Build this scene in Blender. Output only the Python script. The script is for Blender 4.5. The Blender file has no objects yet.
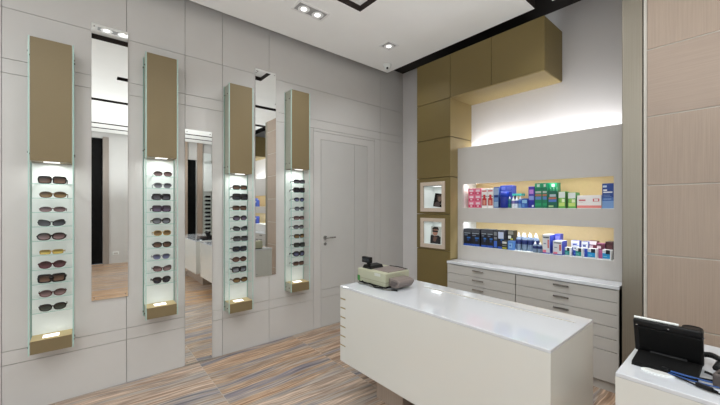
import bpy, bmesh, math, random
from mathutils import Vector, Matrix
random.seed(7)
C = bpy.context.scene.collection
PI = math.pi
# ------------------------------------------------------------------ materials
MATS = {}
def pmat(name, col, rough=.5, metal=0, noise=0, nscale=(40,40,40), bump=0, emit=None, es=0, coat=0, spec=.5):
    if name in MATS: return MATS[name]
    m = bpy.data.materials.new(name); m.use_nodes = True
    nt = m.node_tree; b = nt.nodes['Principled BSDF']
    b.inputs['Base Color'].default_value = (*col, 1); b.inputs['Roughness'].default_value = rough
    b.inputs['Metallic'].default_value = metal; b.inputs['Specular IOR Level'].default_value = spec
    b.inputs['Coat Weight'].default_value = coat
    if emit: b.inputs['Emission Color'].default_value = (*emit, 1); b.inputs['Emission Strength'].default_value = es
    if noise or bump:
        tc = nt.nodes.new('ShaderNodeTexCoord'); mp = nt.nodes.new('ShaderNodeMapping')
        mp.inputs['Scale'].default_value = nscale
        nz = nt.nodes.new('ShaderNodeTexNoise'); nz.inputs['Scale'].default_value = 1; nz.inputs['Detail'].default_value = 4
        nt.links.new(tc.outputs['Object'], mp.inputs[0]); nt.links.new(mp.outputs[0], nz.inputs[0])
        if noise:
            cr = nt.nodes.new('ShaderNodeValToRGB')
            cr.color_ramp.elements[0].position = .3; cr.color_ramp.elements[1].position = .7
            cr.color_ramp.elements[0].color = (*[max(0, c*(1-noise)) for c in col], 1)
            cr.color_ramp.elements[1].color = (*[min(1, c*(1+noise)) for c in col], 1)
            nt.links.new(nz.outputs[0], cr.inputs[0]); nt.links.new(cr.outputs[0], b.inputs['Base Color'])
        if bump:
            bp = nt.nodes.new('ShaderNodeBump'); bp.inputs['Strength'].default_value = bump; bp.inputs['Distance'].default_value = .002
            nt.links.new(nz.outputs[0], bp.inputs['Height']); nt.links.new(bp.outputs[0], b.inputs['Normal'])
    MATS[name] = m; return m
def S(r, g, b):     # sRGB 0-255 -> linear
    f = lambda c: (c/255/12.92 if c/255 <= .04045 else ((c/255+.055)/1.055)**2.4)
    return (f(r), f(g), f(b))
def glassmat(name, tint, gl=.06, rough=.02):
    m = bpy.data.materials.new(name); m.use_nodes = True; nt = m.node_tree; nt.nodes.clear()
    o = nt.nodes.new('ShaderNodeOutputMaterial'); t = nt.nodes.new('ShaderNodeBsdfTransparent'); g = nt.nodes.new('ShaderNodeBsdfGlossy')
    mx = nt.nodes.new('ShaderNodeMixShader'); t.inputs[0].default_value = (*tint, 1); g.inputs['Roughness'].default_value = rough
    mx.inputs[0].default_value = gl
    nt.links.new(t.outputs[0], mx.inputs[1]); nt.links.new(g.outputs[0], mx.inputs[2]); nt.links.new(mx.outputs[0], o.inputs[0])
    MATS[name] = m; return m
def floormat():
    m = bpy.data.materials.new('striped_floor_tile'); m.use_nodes = True; nt = m.node_tree; N = nt.nodes; L = nt.links
    b = N['Principled BSDF']; b.inputs['Roughness'].default_value = .38
    tc = N.new('ShaderNodeTexCoord'); sep = N.new('ShaderNodeSeparateXYZ'); L.new(tc.outputs['Object'], sep.inputs[0])
    def M(op, a, bb=None, c=None):
        n = N.new('ShaderNodeMath'); n.operation = op
        for i, v in enumerate((a, bb, c)):
            if v is None: continue
            if isinstance(v, (int, float)): n.inputs[i].default_value = v
            else: L.new(v, n.inputs[i])
        return n.outputs[0]
    tx = M('DIVIDE', M('ADD', sep.outputs[0], 3.09), .91); ty = M('DIVIDE', M('ADD', sep.outputs[1], .14), .91)
    cx, cy = M('FLOOR', tx), M('FLOOR', ty)
    cmb = N.new('ShaderNodeCombineXYZ'); L.new(cx, cmb.inputs[0]); L.new(cy, cmb.inputs[1])
    wn = N.new('ShaderNodeTexWhiteNoise'); L.new(cmb.outputs[0], wn.inputs[0])
    sepc = N.new('ShaderNodeSeparateColor'); L.new(wn.outputs['Color'], sepc.inputs[0])
    # gentle waviness across the stripes
    wv = N.new('ShaderNodeTexNoise'); wv.inputs['Scale'].default_value = 1.6; wv.inputs['Detail'].default_value = 1
    L.new(tc.outputs['Object'], wv.inputs[0])
    x2 = M('ADD', sep.outputs[0], M('MULTIPLY', M('SUBTRACT', wv.outputs[0], .5), .10))
    x2 = M('ADD', x2, M('MULTIPLY', M('SUBTRACT', sepc.outputs[0], .5), 9))
    x2 = M('ADD', x2, M('MULTIPLY', sep.outputs[1], M('MULTIPLY', M('SUBTRACT', sepc.outputs[1], .35), .25)))
    def stripes(fx, fy, det):
        c = N.new('ShaderNodeCombineXYZ'); L.new(M('MULTIPLY', x2, fx), c.inputs[0]); L.new(M('MULTIPLY', sep.outputs[1], fy), c.inputs[1])
        L.new(M('MULTIPLY', sepc.outputs[2], 5), c.inputs[2])
        n = N.new('ShaderNodeTexNoise'); n.inputs['Scale'].default_value = 1; n.inputs['Detail'].default_value = det; n.inputs['Roughness'].default_value = .6
        L.new(c.outputs[0], n.inputs[0]); return n.outputs[0]
    s1 = stripes(15, .8, 4); s2 = stripes(110, 2.6, 5)
    r = N.new('ShaderNodeValToRGB'); L.new(s1, r.inputs[0]); e = r.color_ramp.elements
    cols = [(.28, S(90,88,98)), (.38, S(136,130,140)), (.45, S(178,164,150)), (.50, S(152,122,98)), (.56, S(206,176,148)), (.63, S(164,126,94)), (.74, S(92,70,56))]
    e[0].position, e[0].color = cols[0][0], (*cols[0][1], 1); e[1].position, e[1].color = cols[-1][0], (*cols[-1][1], 1)
    for p, c in cols[1:-1]:
        k = e.new(p); k.color = (*c, 1)
    r2 = N.new('ShaderNodeValToRGB'); L.new(s2, r2.inputs[0]); e = r2.color_ramp.elements
    e[0].position = .34; e[0].color = (.36, .33, .32, 1); e[1].position = .60; e[1].color = (1.0, .98, .94, 1)
    mx = N.new('ShaderNodeMix'); mx.data_type = 'RGBA'; mx.blend_type = 'MULTIPLY'; mx.inputs[0].default_value = .85
    L.new(r.outputs[0], mx.inputs[6]); L.new(r2.outputs[0], mx.inputs[7])
    def edge(t, w):
        f = M('FRACT', t); return M('MAXIMUM', M('LESS_THAN', f, w), M('GREATER_THAN', f, 1-w))
    hs = N.new('ShaderNodeHueSaturation'); L.new(mx.outputs[2], hs.inputs['Color'])
    L.new(M('ADD', M('MULTIPLY', sepc.outputs[1], .6), .70), hs.inputs['Saturation']); L.new(M('ADD', M('MULTIPLY', sepc.outputs[0], .2), 1.12), hs.inputs['Value'])
    g = M('MAXIMUM', edge(tx, .002), edge(ty, .002))
    m2 = N.new('ShaderNodeMix'); m2.data_type = 'RGBA'; L.new(M('MULTIPLY', g, .6), m2.inputs[0])
    L.new(hs.outputs[0], m2.inputs[6]); m2.inputs[7].default_value = (*S(190,182,172), 1)
    L.new(m2.outputs[2], b.inputs['Base Color'])
    bp = N.new('ShaderNodeBump'); bp.inputs['Strength'].default_value = .12; bp.inputs['Distance'].default_value = .002
    L.new(s2, bp.inputs['Height']); L.new(bp.outputs[0], b.inputs['Normal'])
    return m
WALL  = pmat('wall_panel_white', S(208,206,203), .45, noise=.012, nscale=(6,6,6))
DOORM = pmat('door_panel_grey', S(200,199,196), .5, noise=.012, nscale=(6,6,6))
GAP   = pmat('shadow_joint', S(120,118,116), .8)
PLAST = pmat('back_wall_plaster', S(216,213,212), .8, noise=.01, nscale=(5,5,5))
CEILM = pmat('ceiling_white_glow', S(240,240,238), .9, noise=.01, nscale=(5,5,5), emit=(.96,.99,1), es=.07)  # faint emission added to brighten the ceiling, which is no lamp
BLK   = pmat('ceiling_void_black', S(24,18,16), .7)
BRN   = pmat('slot_edge_brown', S(40,30,26), .7)
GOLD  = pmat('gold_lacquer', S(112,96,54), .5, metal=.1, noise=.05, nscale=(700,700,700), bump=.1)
GOLDD = pmat('display_gold', S(130,115,84), .5, metal=.1, noise=.04, nscale=(700,700,700), bump=.1)
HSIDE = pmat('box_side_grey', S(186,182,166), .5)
GOLD2 = pmat('gold_lacquer_pale_lit', S(158,140,96), .5, metal=.1, noise=.03, nscale=(700,700,700), bump=.1)  # pale gold for the counter slots; lit tone painted on beam and column
GREYP = pmat('grey_panel', S(196,192,188), .5, noise=.01, nscale=(8,8,8))
OAK   = pmat('washed_oak', S(172,154,139), .5, noise=.07, nscale=(260,260,4), bump=.15)
OAKH  = pmat('washed_oak_horizontal', S(172,154,140), .5, noise=.06, nscale=(5,260,260), bump=.15)
STEEL = pmat('brushed_steel', S(156,149,136), .38, metal=.8, noise=.09, nscale=(300,300,1.5))
TRIMW = pmat('light_edge_trim', S(205,200,190), .4)
MIRR  = pmat('mirror_silver', (.86,.88,.87), .0, metal=1)
MIRE  = pmat('mirror_edge', S(120,135,130), .2, metal=.4)
WHITE = pmat('white_gloss_counter', S(218,218,212), .14, coat=.3)
TOPW  = pmat('white_glass_top', S(214,217,222), .07, coat=.6)
CAB   = pmat('cabinet_light_grey', S(190,187,182), .4)
CABG  = pmat('cabinet_joint', S(70,66,64), .7)
CHR   = pmat('brushed_chrome', S(170,168,165), .25, metal=.9)
CHRM  = pmat('polished_reflector_glow', S(225,225,225), .3, metal=.5, emit=(1,1,1), es=.15)  # slight emission put in to keep the reflectors from rendering dark
BLKP  = pmat('black_plastic', S(10,10,11), .4, spec=.3)
BLKM  = pmat('black_matte', S(12,12,12), .8, spec=.2)
CREAM = pmat('cream_plastic', S(176,176,152), .45)
GREYD = pmat('taupe_plastic', S(128,117,112), .4)
LIT   = pmat('white_acrylic', S(236,240,238), .5)
LITB  = pmat('white_acrylic_glow', S(232,238,234), .5, emit=(.93,1,.97), es=.05)  # slight emission added to brighten the display backs, no lamp behind them
LAMP  = pmat('lamp_glow', (1,1,1), .5, emit=(1,.99,.97), es=1.3)
LAMP2 = pmat('downlight_glow', (1,1,1), .5, emit=(1,.97,.92), es=4)
BEIGE = pmat('niche_beige', S(206,184,136), .6, noise=.02, nscale=(50,50,50))
FRAME = pmat('pale_wood_frame', S(196,180,164), .5, noise=.04, nscale=(30,30,200))
SHELFG = glassmat('clear_shelf_glass', (.975,.992,.987), .04)
SIDEG = glassmat('side_pane_glass', (.975,.992,.985), .05)
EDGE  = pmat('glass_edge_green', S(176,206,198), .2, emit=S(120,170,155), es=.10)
BLUEC = pmat('blue_cable', S(40,84,150), .4)
def colm(r, g, b, rough=.4): return pmat('print_%d_%d_%d' % (r,g,b), S(r,g,b), rough)
# ------------------------------------------------------------------ geometry helpers
def BM(): return bmesh.new()
def box(bm, x0, x1, y0, y1, z0, z1, mi=0, bev=0, seg=2):
    v = [bm.verts.new(p) for p in ((x0,y0,z0),(x1,y0,z0),(x1,y1,z0),(x0,y1,z0),(x0,y0,z1),(x1,y0,z1),(x1,y1,z1),(x0,y1,z1))]
    fs = [bm.faces.new([v[i] for i in q]) for q in ((3,2,1,0),(4,5,6,7),(0,1,5,4),(1,2,6,5),(2,3,7,6),(3,0,4,7))]
    for f in fs: f.material_index = mi
    if bev:
        es = list({e for f in fs for e in f.edges})
        r = bmesh.ops.bevel(bm, geom=es, offset=bev, segments=seg, profile=.5, affect='EDGES')
        for f in r['faces']: f.material_index = mi
    return bm
def prism(bm, pts, h0, h1, axis='z', mi=0):
    def P(a, b, c): return {'z': (a,b,c), 'x': (c,a,b), 'y': (a,c,b)}[axis]
    lo = [bm.verts.new(P(a,b,h0)) for a,b in pts]; hi = [bm.verts.new(P(a,b,h1)) for a,b in pts]
    n = len(pts); fs = [bm.faces.new(lo[::-1]), bm.faces.new(hi)]
    for i in range(n): fs.append(bm.faces.new((lo[i], lo[(i+1)%n], hi[(i+1)%n], hi[i])))
    for f in fs: f.material_index = mi
    return bm
def tube(bm, pts, r, n=8, mi=0):
    pts = [Vector(p) for p in pts]; rings = []
    for i, p in enumerate(pts):
        t = (pts[min(i+1, len(pts)-1)] - pts[max(i-1, 0)]).normalized()
        up = Vector((0,0,1)) if abs(t.z) < .95 else Vector((1,0,0))
        a = t.cross(up).normalized(); b = t.cross(a)
        rr = r[i] if isinstance(r, (list, tuple)) else r
        rings.append([bm.verts.new(p + a*math.cos(2*PI*k/n)*rr + b*math.sin(2*PI*k/n)*rr) for k in range(n)])
    for A, B in zip(rings, rings[1:]):
        for k in range(n):
            f = bm.faces.new((A[k], A[(k+1)%n], B[(k+1)%n], B[k])); f.material_index = mi; f.smooth = True
    for R, rv in ((rings[0], False), (rings[-1], True)):
        f = bm.faces.new(R if rv else R[::-1]); f.material_index = mi
    return bm
def lathe(bm, prof, cx=0, cy=0, n=16, mi=0):
    rings = [[bm.verts.new((cx+r*math.cos(2*PI*k/n), cy+r*math.sin(2*PI*k/n), z)) for k in range(n)] for r, z in prof]
    for A, B in zip(rings, rings[1:]):
        for k in range(n):
            f = bm.faces.new((A[k], A[(k+1)%n], B[(k+1)%n], B[k])); f.material_index = mi; f.smooth = True
    f = bm.faces.new(rings[0][::-1]); f.material_index = mi
    f = bm.faces.new(rings[-1]); f.material_index = mi
    return bm
def obj(name, bm, mats, parent=None, label=None):
    bmesh.ops.recalc_face_normals(bm, faces=bm.faces[:])
    me = bpy.data.meshes.new(name); bm.to_mesh(me); bm.free()
    for m in (mats if isinstance(mats, (list, tuple)) else [mats]): me.materials.append(m)
    o = bpy.data.objects.new(name, me); C.objects.link(o)
    if parent: o.parent = parent
    if label: o['label'] = label
    return o
def tag(o, label, cat, group=None, kind=None):
    o['label'] = label; o['category'] = cat
    if group: o['group'] = group
    if kind: o['kind'] = kind
    return o
def thing(name, label, cat, loc=(0,0,0), rot=(0,0,0), group=None):
    o = bpy.data.objects.new(name, None); C.objects.link(o); o.empty_display_size = .05
    o.location = loc; o.rotation_euler = rot
    return tag(o, label, cat, group)
def struct(name, bm, mats, label, cat):
    return tag(obj(name, bm, mats), label, cat, kind='structure')
KIDS = {}
def kids(o): return [c for c in C.objects if c.parent == o]
def dup(root, loc, rot, label, group):
    r = root.copy(); C.objects.link(r); r.location = loc; r.rotation_euler = rot; r['label'] = label; r['group'] = group
    for ch in kids(root):
        c = ch.copy(); C.objects.link(c); c.parent = r
        for g in kids(ch):
            d = g.copy(); C.objects.link(d); d.parent = c
    return r
# ------------------------------------------------------------------ room
XL, XR, YB, YF, ZC, ZS = -3.09, 3.5, 3.38, -2.6, 3.05, 3.17
struct('floor', box(BM(), XL-.1, XR+.1, YF, YB+.1, -.06, 0), floormat(), 'large striped tiles in grey, beige and brown running along the mirror wall', 'floor')
# left wall: panels with shadow joints
YS = [-2.6, -1.5, -.396, .259, .665, .972, 1.421, 1.939, 2.85, 2.948, YB]
ZSm = [0, .33, .419, 2.215, 2.309, 2.637, 3.30]
g = .0016
bm = BM(); box(bm, XL-.1, XL-.012, YF, YB+.1, 0, 3.3, 1)
for i in range(len(YS)-1):
    for j in range(len(ZSm)-1):
        a, b_, c, d = YS[i], YS[i+1], ZSm[j], ZSm[j+1]
        if YS[i] == 1.939 and j < 3: continue
        if j >= 3 and YS[i] in (1.939, 2.85): continue
        if j >= 3 and YS[i] == 1.421: b_ = 2.948
        # the narrow bay near the corner reads as one sheet above
        box(bm, XL-.012, XL, a+g, b_-g, c+g, d-g, 0)
# frame round the door
box(bm, XL-.012, XL, 1.939+g, 2.034, .002, 2.18, 0); box(bm, XL-.012, XL, 2.726, 2.85-g, .002, 2.18, 0); box(bm, XL-.012, XL, 2.034, 2.726, 2.102, 2.18, 0)
box(bm, XL-.012, XL, 1.939+g, 2.85-g, 2.184, 2.213, 0)
struct('wall_left', bm, [WALL, GAP], 'white panelled wall with thin shadow joints behind the eyewear displays', 'wall')
d = thing('door_1', 'flush light grey door with a small lever handle in the white panelled wall', 'door', (XL, 2.38, 0)); d['kind'] = 'structure'
bm = BM()
for y0, y1 in ((2.038, 2.517), (2.521, 2.722)):
    for z0, z1 in ((.003, .328), (.332, .417), (.421, 2.098)): box(bm, -.012, .001, y0-2.38, y1-2.38, z0, z1)
obj('door_leaf', bm, DOORM, d)
bm = BM(); tube(bm, [(0, -.29, 1.0), (.05, -.29, 1.0)], .009); tube(bm, [(.045, -.292, 1.0), (.05, -.25, 1.002), (.05, -.18, 1.002)], .009)
tube(bm, [(0, -.29, 1.0), (.008, -.29, 1.0)], .024, 14); tube(bm, [(0, -.29, .93), (.008, -.29, .93)], .018, 12)
obj('door_handle', bm, CHR, d, 'brushed metal lever handle')
# back wall
struct('wall_back', box(BM(), XL-.1, XR+.1, YB, YB+.1, 0, 3.3), PLAST, 'plain white rear wall above the shelf panel', 'wall')
# upper black ceiling and white floating ceiling with slots
struct('ceiling', box(BM(), XL-.1, XR+.1, YF, YB+.1, ZS+.01, ZS+.12), BLK, 'black upper ceiling seen through the slots of the white ceiling', 'ceiling')
holes = [(-2.19,-1.88,-.6,1.85), (-1.19,-1.05,2.45,2.97), (-.82,-.68,.35,2.97), (.45,.60,-1.5,2.97), (2.37,2.48,-1.5,2.97), (2.9,3.0,-1.5,2.97)]
X0, X1, Y0, Y1 = -2.975, 3.42, YF, 2.965
xs = sorted({X0, X1, *[v for h in holes for v in h[:2]]}); ys = sorted({Y0, Y1, *[min(v, Y1) for h in holes for v in h[2:]]})
def solid(x, y):
    return X0 < x < X1 and Y0 < y < Y1 and not any(h[0] < x < h[1] and h[2] < y < h[3] for h in holes)
bm = BM()
for i in range(len(xs)-1):
    for j in range(len(ys)-1):
        x, y = (xs[i]+xs[i+1])/2, (ys[j]+ys[j+1])/2
        if not solid(x, y): continue
        a, b_, c, e = xs[i], xs[i+1], ys[j], ys[j+1]
        def q(pts, mi):
            f = bm.faces.new([bm.verts.new(p) for p in pts]); f.material_index = mi
        q([(a,c,ZC),(a,e,ZC),(b_,e,ZC),(b_,c,ZC)], 0); q([(a,c,ZS),(b_,c,ZS),(b_,e,ZS),(a,e,ZS)], 0)
        for (dx, dy, pts) in ((-1,0,[(a,c),(a,e)]), (1,0,[(b_,c),(b_,e)]), (0,-1,[(a,c),(b_,c)]), (0,1,[(a,e),(b_,e)])):
            nx, ny = x+dx*(b_-a)/2+dx*.01, y+dy*(e-c)/2+dy*.01
            if not solid(nx, ny):
                (p0, p1) = pts; q([(*p0,ZC),(*p1,ZC),(*p1,ZS),(*p0,ZS)], 1)
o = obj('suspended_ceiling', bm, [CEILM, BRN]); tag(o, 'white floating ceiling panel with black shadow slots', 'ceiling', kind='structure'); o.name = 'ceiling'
# other walls (seen in the mirrors)
bm = BM(); segs = [(YF, .157), (.345, 2.14), (2.37, YB)]
box(bm, XR, XR+.1, YF, .10, 0, 3.3); box(bm, XR, XR+.1, .36, 2.14, 0, 3.3); box(bm, XR, XR+.1, 2.36, YB, 0, 3.3); box(bm, XR, XR+.1, .10, .36, 2.93, 3.3); box(bm, XR, XR+.1, 2.14, 2.36, 2.6, 3.3)
box(bm, XR+.12, XR+.16, -.2, 2.6, 0, 3.3, 1)
struct('wall_right', bm, [WALL, BLKM], 'white wall with dark openings seen in the mirrors', 'wall')
bm = BM()
for y0, y1 in ((.36, .47),): box(bm, XR-.03, XR, y0, y1, 0, 2.95)
struct('trim_1', bm, pmat('warm_grey_jamb', S(150,140,132), .5), 'taupe door jamb beside the dark opening seen in the mirror', 'door frame')
for k, (y0, y1) in enumerate(((2.02, 2.13), (2.37, 2.50))):
    struct('trim_%d' % (k+2), box(BM(), XR-.06, XR, y0, y1, 0, 3.1), OAK, ['washed oak post at the left of the dark opening seen in the tall mirror', 'washed oak post at the right of the dark opening seen in the tall mirror'][k], 'post')
t = thing('light_switch', 'small white switch plate low on the far wall seen in the leftmost mirror', 'switch', (XR, .6, .24))
obj('plate', box(BM(), -.012, 0, -.06, .06, -.035, .035, 0, .003), LIT, t)
obj('rocker', box(BM(), -.018, -.01, -.04, .04, -.02, .02, 0, .002), GREYP, t)
# shop front behind the camera
bm = BM(); box(bm, XL-.1, -2.7, YF-.1, YF, 0, 3.3); box(bm, 3.1, XR+.1, YF-.1, YF, 0, 3.3); box(bm, -2.7, 3.1, YF-.1, YF, 2.8, 3.3); box(bm, -2.7, 3.1, YF-.1, YF, 0, .25)
struct('wall_front', bm, WALL, 'white shop front wall around the large window', 'wall')
w = thing('window_1', 'large shop window in the front wall', 'window', (.2, YF, 1.5)); w['kind'] = 'structure'
bm = BM()
for x in (-2.9, -.98, .95, 2.87): box(bm, x, x+.03, -.08, -.03, -1.25, 1.3)
box(bm, -2.9, 2.9, -.08, -.03, -1.25, -1.2); box(bm, -2.9, 2.9, -.08, -.03, 1.25, 1.3)
obj('window_frame', bm, STEEL, w); obj('pane', box(BM(), -2.88, 2.88, -.06, -.05, -1.2, 1.25), SHELFG, w)
# ------------------------------------------------------------------ oak clad block with steel posts
t = thing('oak_clad_partition', 'tall partition clad in pale oak panels with brushed steel edge, right of the shelf wall', 'partition', (-.2, 3.1, 0))
box(bm := BM(), -.37, .40, -.23, .27, 0, 3.17); obj('core', bm, BLKM, t)
obj('steel_post', box(BM(), -.371, -.262, -.25, .27, 0, 3.17, 0, .004), STEEL, t, 'brushed steel edge post at the left')
obj('steel_post', box(BM(), .31, .41, -.25, .27, 0, 3.17, 0, .004), STEEL, t, 'brushed steel edge post at the right')
obj('edge_trim', box(BM(), -.256, -.240, -.248, -.2, 0, 3.17), TRIMW, t, 'thin pale edge strip')
zs = [-.0, .157, .600, 1.040, 1.493, 1.944, 2.385, 2.83, 3.17]
for k in range(len(zs)-1):
    obj('oak_panel', box(BM(), -.238, .305, -.252, -.2, zs[k]+.004, zs[k+1]-.004, 0, .002, 1), OAK if k >= 6 else (OAKH if k == 5 else OAK), t)
    obj('joint_strip', box(BM(), -.238, .305, -.246, -.2, zs[k]-.004, zs[k]+.004), TRIMW, t) if 0 < k else None
# ------------------------------------------------------------------ gold column and beam
def niche_block(x0, x1, y0, y1, z0, z1, hx0, hx1, hz0, hz1):
    bm = BM(); box(bm, x0, hx0, y0, y1, z0, z1); box(bm, hx1, x1, y0, y1, z0, z1)
    box(bm, hx0, hx1, y0, y1, z0, hz0); box(bm, hx0, hx1, y0, y1, hz1, z1); box(bm, hx0, hx1, y0+.2, y1, hz0, hz1)
    return bm
def gold_unit(ox, mirror=False, full=True, label=''):
    t = thing('gold_wall_unit', label, 'wall unit', (ox, YB, 0))
    cx0, cx1 = (-.225, .225)
    zb = [0, .063, .469, .874, 1.267, 1.667, 2.095, 2.503, 2.965]
    for k in range(len(zb)-1):
        z0, z1 = zb[k]+.0025, zb[k+1]-.0025
        if k in (3, 4) and full:
            hz0, hz1 = ((.93, 1.185), (1.332, 1.585))[k-3]
            bm = niche_block(cx0, cx1, -.41, -.001, z0, z1, -.125, .125, hz0, hz1)
            obj('column_block', bm, GOLD, t, 'gold block with a square display opening')
        else: obj('column_block', box(BM(), cx0, cx1, -.41, -.001, z0, z1, 0, .002, 1), GOLD, t)
    s = -1 if mirror else 1
    for a, b_ in ((.229, .684), (.688, 1.155)):
        a, b_ = sorted((a*s, b_*s))
        obj('beam_block', box(BM(), a, b_, -.41, -.001, 2.507, 2.963, 0, .002, 1), GOLD, t)
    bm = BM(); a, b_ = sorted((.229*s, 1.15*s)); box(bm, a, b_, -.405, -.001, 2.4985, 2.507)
    obj('beam_underside', bm, GOLD2, t, 'gold underside of the beam, light painted into its colour')
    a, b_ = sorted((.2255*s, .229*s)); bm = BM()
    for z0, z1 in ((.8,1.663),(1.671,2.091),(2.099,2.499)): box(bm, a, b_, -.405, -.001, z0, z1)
    obj('column_side', bm, GOLD2, t, 'gold side of the column, light painted into its colour')
    return t
gold_unit(-2.27, label='gold lacquered column and overhead beam framing the shelf wall, with two picture openings')
# picture niches
for k, (zc, h) in enumerate(((1.4585, .2535), (1.0575, .255))):
    nm = ['upper', 'lower'][k]
    t = thing('display_frame', '%s square pale wooden frame with a lit white recess in the gold column' % nm, 'picture frame', (-2.27, 2.97, zc), group='square lit frames on the gold column')
    bm = BM(); R, r = .165, .126
    box(bm, -R, -r, -.012, .003, -R, R); box(bm, r, R, -.012, .003, -R, R); box(bm, -r, r, -.012, .003, r, R); box(bm, -r, r, -.012, .003, -R, -r)
    obj('frame', bm, FRAME, t)
    bm = BM(); q = .1245
    box(bm, -q, -q+.004, .004, .19, -q, q); box(bm, q-.004, q, .004, .19, -q, q); box(bm, -q, q, .004, .19, q-.004, q); box(bm, -q, q, .004, .19, -q, -q+.004); box(bm, -q, q, .185, .19, -q, q)
    obj('recess_lining', bm, LIT, t)
    obj('recess_lamp', box(BM(), -.04, .04, .06, .10, q-.008, q-.004), LAMP, t)
# photo cards standing in the recesses
def ell(n, cx, cy, rx, ry): return [(cx+rx*math.cos(2*PI*k/n), cy+ry*math.sin(2*PI*k/n)) for k in range(n)]
t = thing('photo_card', 'dark fashion photo card tilted against the side of the upper frame recess', 'photo', (-2.224, 2.998, 1.346), (math.radians(-8), math.radians(6), math.radians(-6)))
obj('card', box(BM(), -.07, .068, 0, .003, 0, .15), BLKM, t)
obj('face_print', prism(BM(), ell(14, .01, .095, .028, .036), -.001, 0, 'y'), colm(120,96,84), t)
obj('hair_print', prism(BM(), [(-.03,.08),(-.04,.13),(0,.146),(.03,.135),(.02,.118),(-.015,.118),(-.02,.06)], -.0015, 0, 'y'), colm(52,38,34), t)
obj('pale_print', prism(BM(), [(.035,.03),(.062,.03),(.062,.1),(.045,.09)], -.001, 0, 'y'), colm(120,120,118), t)
obj('shoulder_print', prism(BM(), [(-.05,.0),(.03,.0),(.02,.05),(-.02,.06),(-.055,.04)], -.001, 0, 'y'), colm(70,58,56), t)
t = thing('photo_card', 'photo card of a person in sunglasses and a dark jacket in the lower frame recess', 'photo', (-2.256, 2.998, .938), (math.radians(-4), 0, math.radians(-4)))
obj('card', box(BM(), -.062, .062, 0, .003, 0, .19), colm(196,200,196), t)
obj('jacket_print', prism(BM(), [(-.062,0),(.062,0),(.062,.075),(.03,.095),(-.01,.085),(-.05,.098),(-.062,.08)], -.001, 0, 'y'), colm(34,32,36), t)
obj('collar_print', prism(BM(), [(-.03,.03),(.0,.02),(.022,.075),(-.022,.08)], -.0014, 0, 'y'), colm(110,80,70), t)
obj('face_print', prism(BM(), ell(16, -.006, .128, .03, .04), -.0014, 0, 'y'), colm(176,128,108), t)
obj('hair_print', prism(BM(), [(-.04,.14),(-.044,.17),(-.02,.188),(.02,.186),(.034,.165),(.028,.145),(.02,.158),(-.028,.156)], -.0018, 0, 'y'), colm(44,30,26), t)
obj('sunglasses_print', prism(BM(), [(-.04,.128),(.026,.128),(.026,.146),(-.04,.146)], -.0022, 0, 'y'), colm(22,18,20), t)
t.scale = (1.18, 1, 1.0)
# ------------------------------------------------------------------ grey shelf panel
def shelf_panel(x0, x1, nx0, nx1, label):
    t = thing('shelf_panel', label, 'shelf unit', (x0, 3.106, .785))
    W = x1-x0; a, b_ = nx0-x0, nx1-x0; D = .27
    lo0, lo1, up0, up1, top = .150, .405, .550, .804, 1.193
    bm = BM()
    box(bm, 0, W, 0, D, 0, lo0); box(bm, 0, W, 0, .02, lo1, up0); box(bm, 0, W, .02, D, lo1+.03, up0); box(bm, 0, W, 0, .02, up1, top); box(bm, 0, W, .02, .13, up1+.03, top)
    for z0, z1 in ((lo0, lo1), (up0, up1)):
        box(bm, 0, a, 0, D, z0, z1); box(bm, b_, W, 0, D, z0, z1)
    box(bm, 0, W, .13, D, up1+.03, up1+.05)
    obj('front_panel', bm, GREYP, t)
    for z0, z1 in ((lo0, lo1), (up0, up1)):
        obj('niche_back', box(BM(), a, b_, D-.006, D, z0, z1+.03), BEIGE, t, 'warm beige back of the shelf niche')
        obj('niche_side', box(BM(), a, a+.004, .022, D-.006, z0, z1+.03), LIT, t, 'white side of the shelf niche')
        obj('niche_shelf', box(BM(), a, b_, .001, D-.006, z0, z0+.003), LIT, t, 'white glass shelf surface')
        obj('niche_lamp', box(BM(), a+.02, b_-.02, .024, .04, z1+.022, z1+.029), LAMP, t, 'slim light strip above the shelf')
    return t
shelf_panel(-2.043, -.575, -1.981, -.672, 'light grey wall panel with two long backlit shelf niches of lens care products')
shelf_panel(.215, 2.1, .35, 2.0, 'second grey shelf panel beyond the oak partition, glimpsed in the narrow mirror')
gold_unit(2.35, True, False, 'second gold column and beam beyond the oak partition, glimpsed in the narrow mirror')
# ------------------------------------------------------------------ drawer cabinets
def cabinet(x0, x1, label, topo):
    t = thing('drawer_cabinet', label, 'cabinet', (x0, 2.92, 0), group='low drawer cabinets under the shelf panel')
    W = x1-x0; zb = [.075, .302, .393, .482, .573, .664, .755]
    obj('carcass', box(BM(), 0, W, .014, .44, .07, .757), CABG, t)
    obj('end_panel', box(BM(), 0 if topo else W-.012, .012 if topo else W, .002, .44, .075, .757), CAB, t)
    obj('plinth', box(BM(), 0, W, .03, .44, 0, .07), CAB, t)
    for k in range(6):
        dr = obj('drawer', box(BM(), .003, W-.003, 0, .013, zb[k]+.002, zb[k+1]-.002, 0, .0012, 1), CAB, t)
        hx = (.294, .41) if topo else (.307, .419)
        z = zb[k+1]-.03
        bm = BM(); box(bm, hx[0], hx[1], -.016, -.010, z-.006, z+.008, 0, .001, 1); box(bm, hx[0]+.01, hx[0]+.02, -.012, 0, z-.004, z+.006); box(bm, hx[1]-.02, hx[1]-.01, -.012, 0, z-.004, z+.006)
        obj('handle', bm, CHR, dr, 'brushed metal bar handle')
    return t
cabinet(-2.043, -1.3355, 'light grey drawer cabinet at the left, beside the gold column', True)
cabinet(-1.3345, -.602, 'light grey drawer cabinet at the right, beside the steel post', False)
cabinet(.23, 1.1, 'grey drawer cabinet beyond the oak partition, left half, glimpsed in the narrow mirror', True)
cabinet(1.1005, 2.1, 'grey drawer cabinet beyond the oak partition, right half, glimpsed in the narrow mirror', False)
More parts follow.
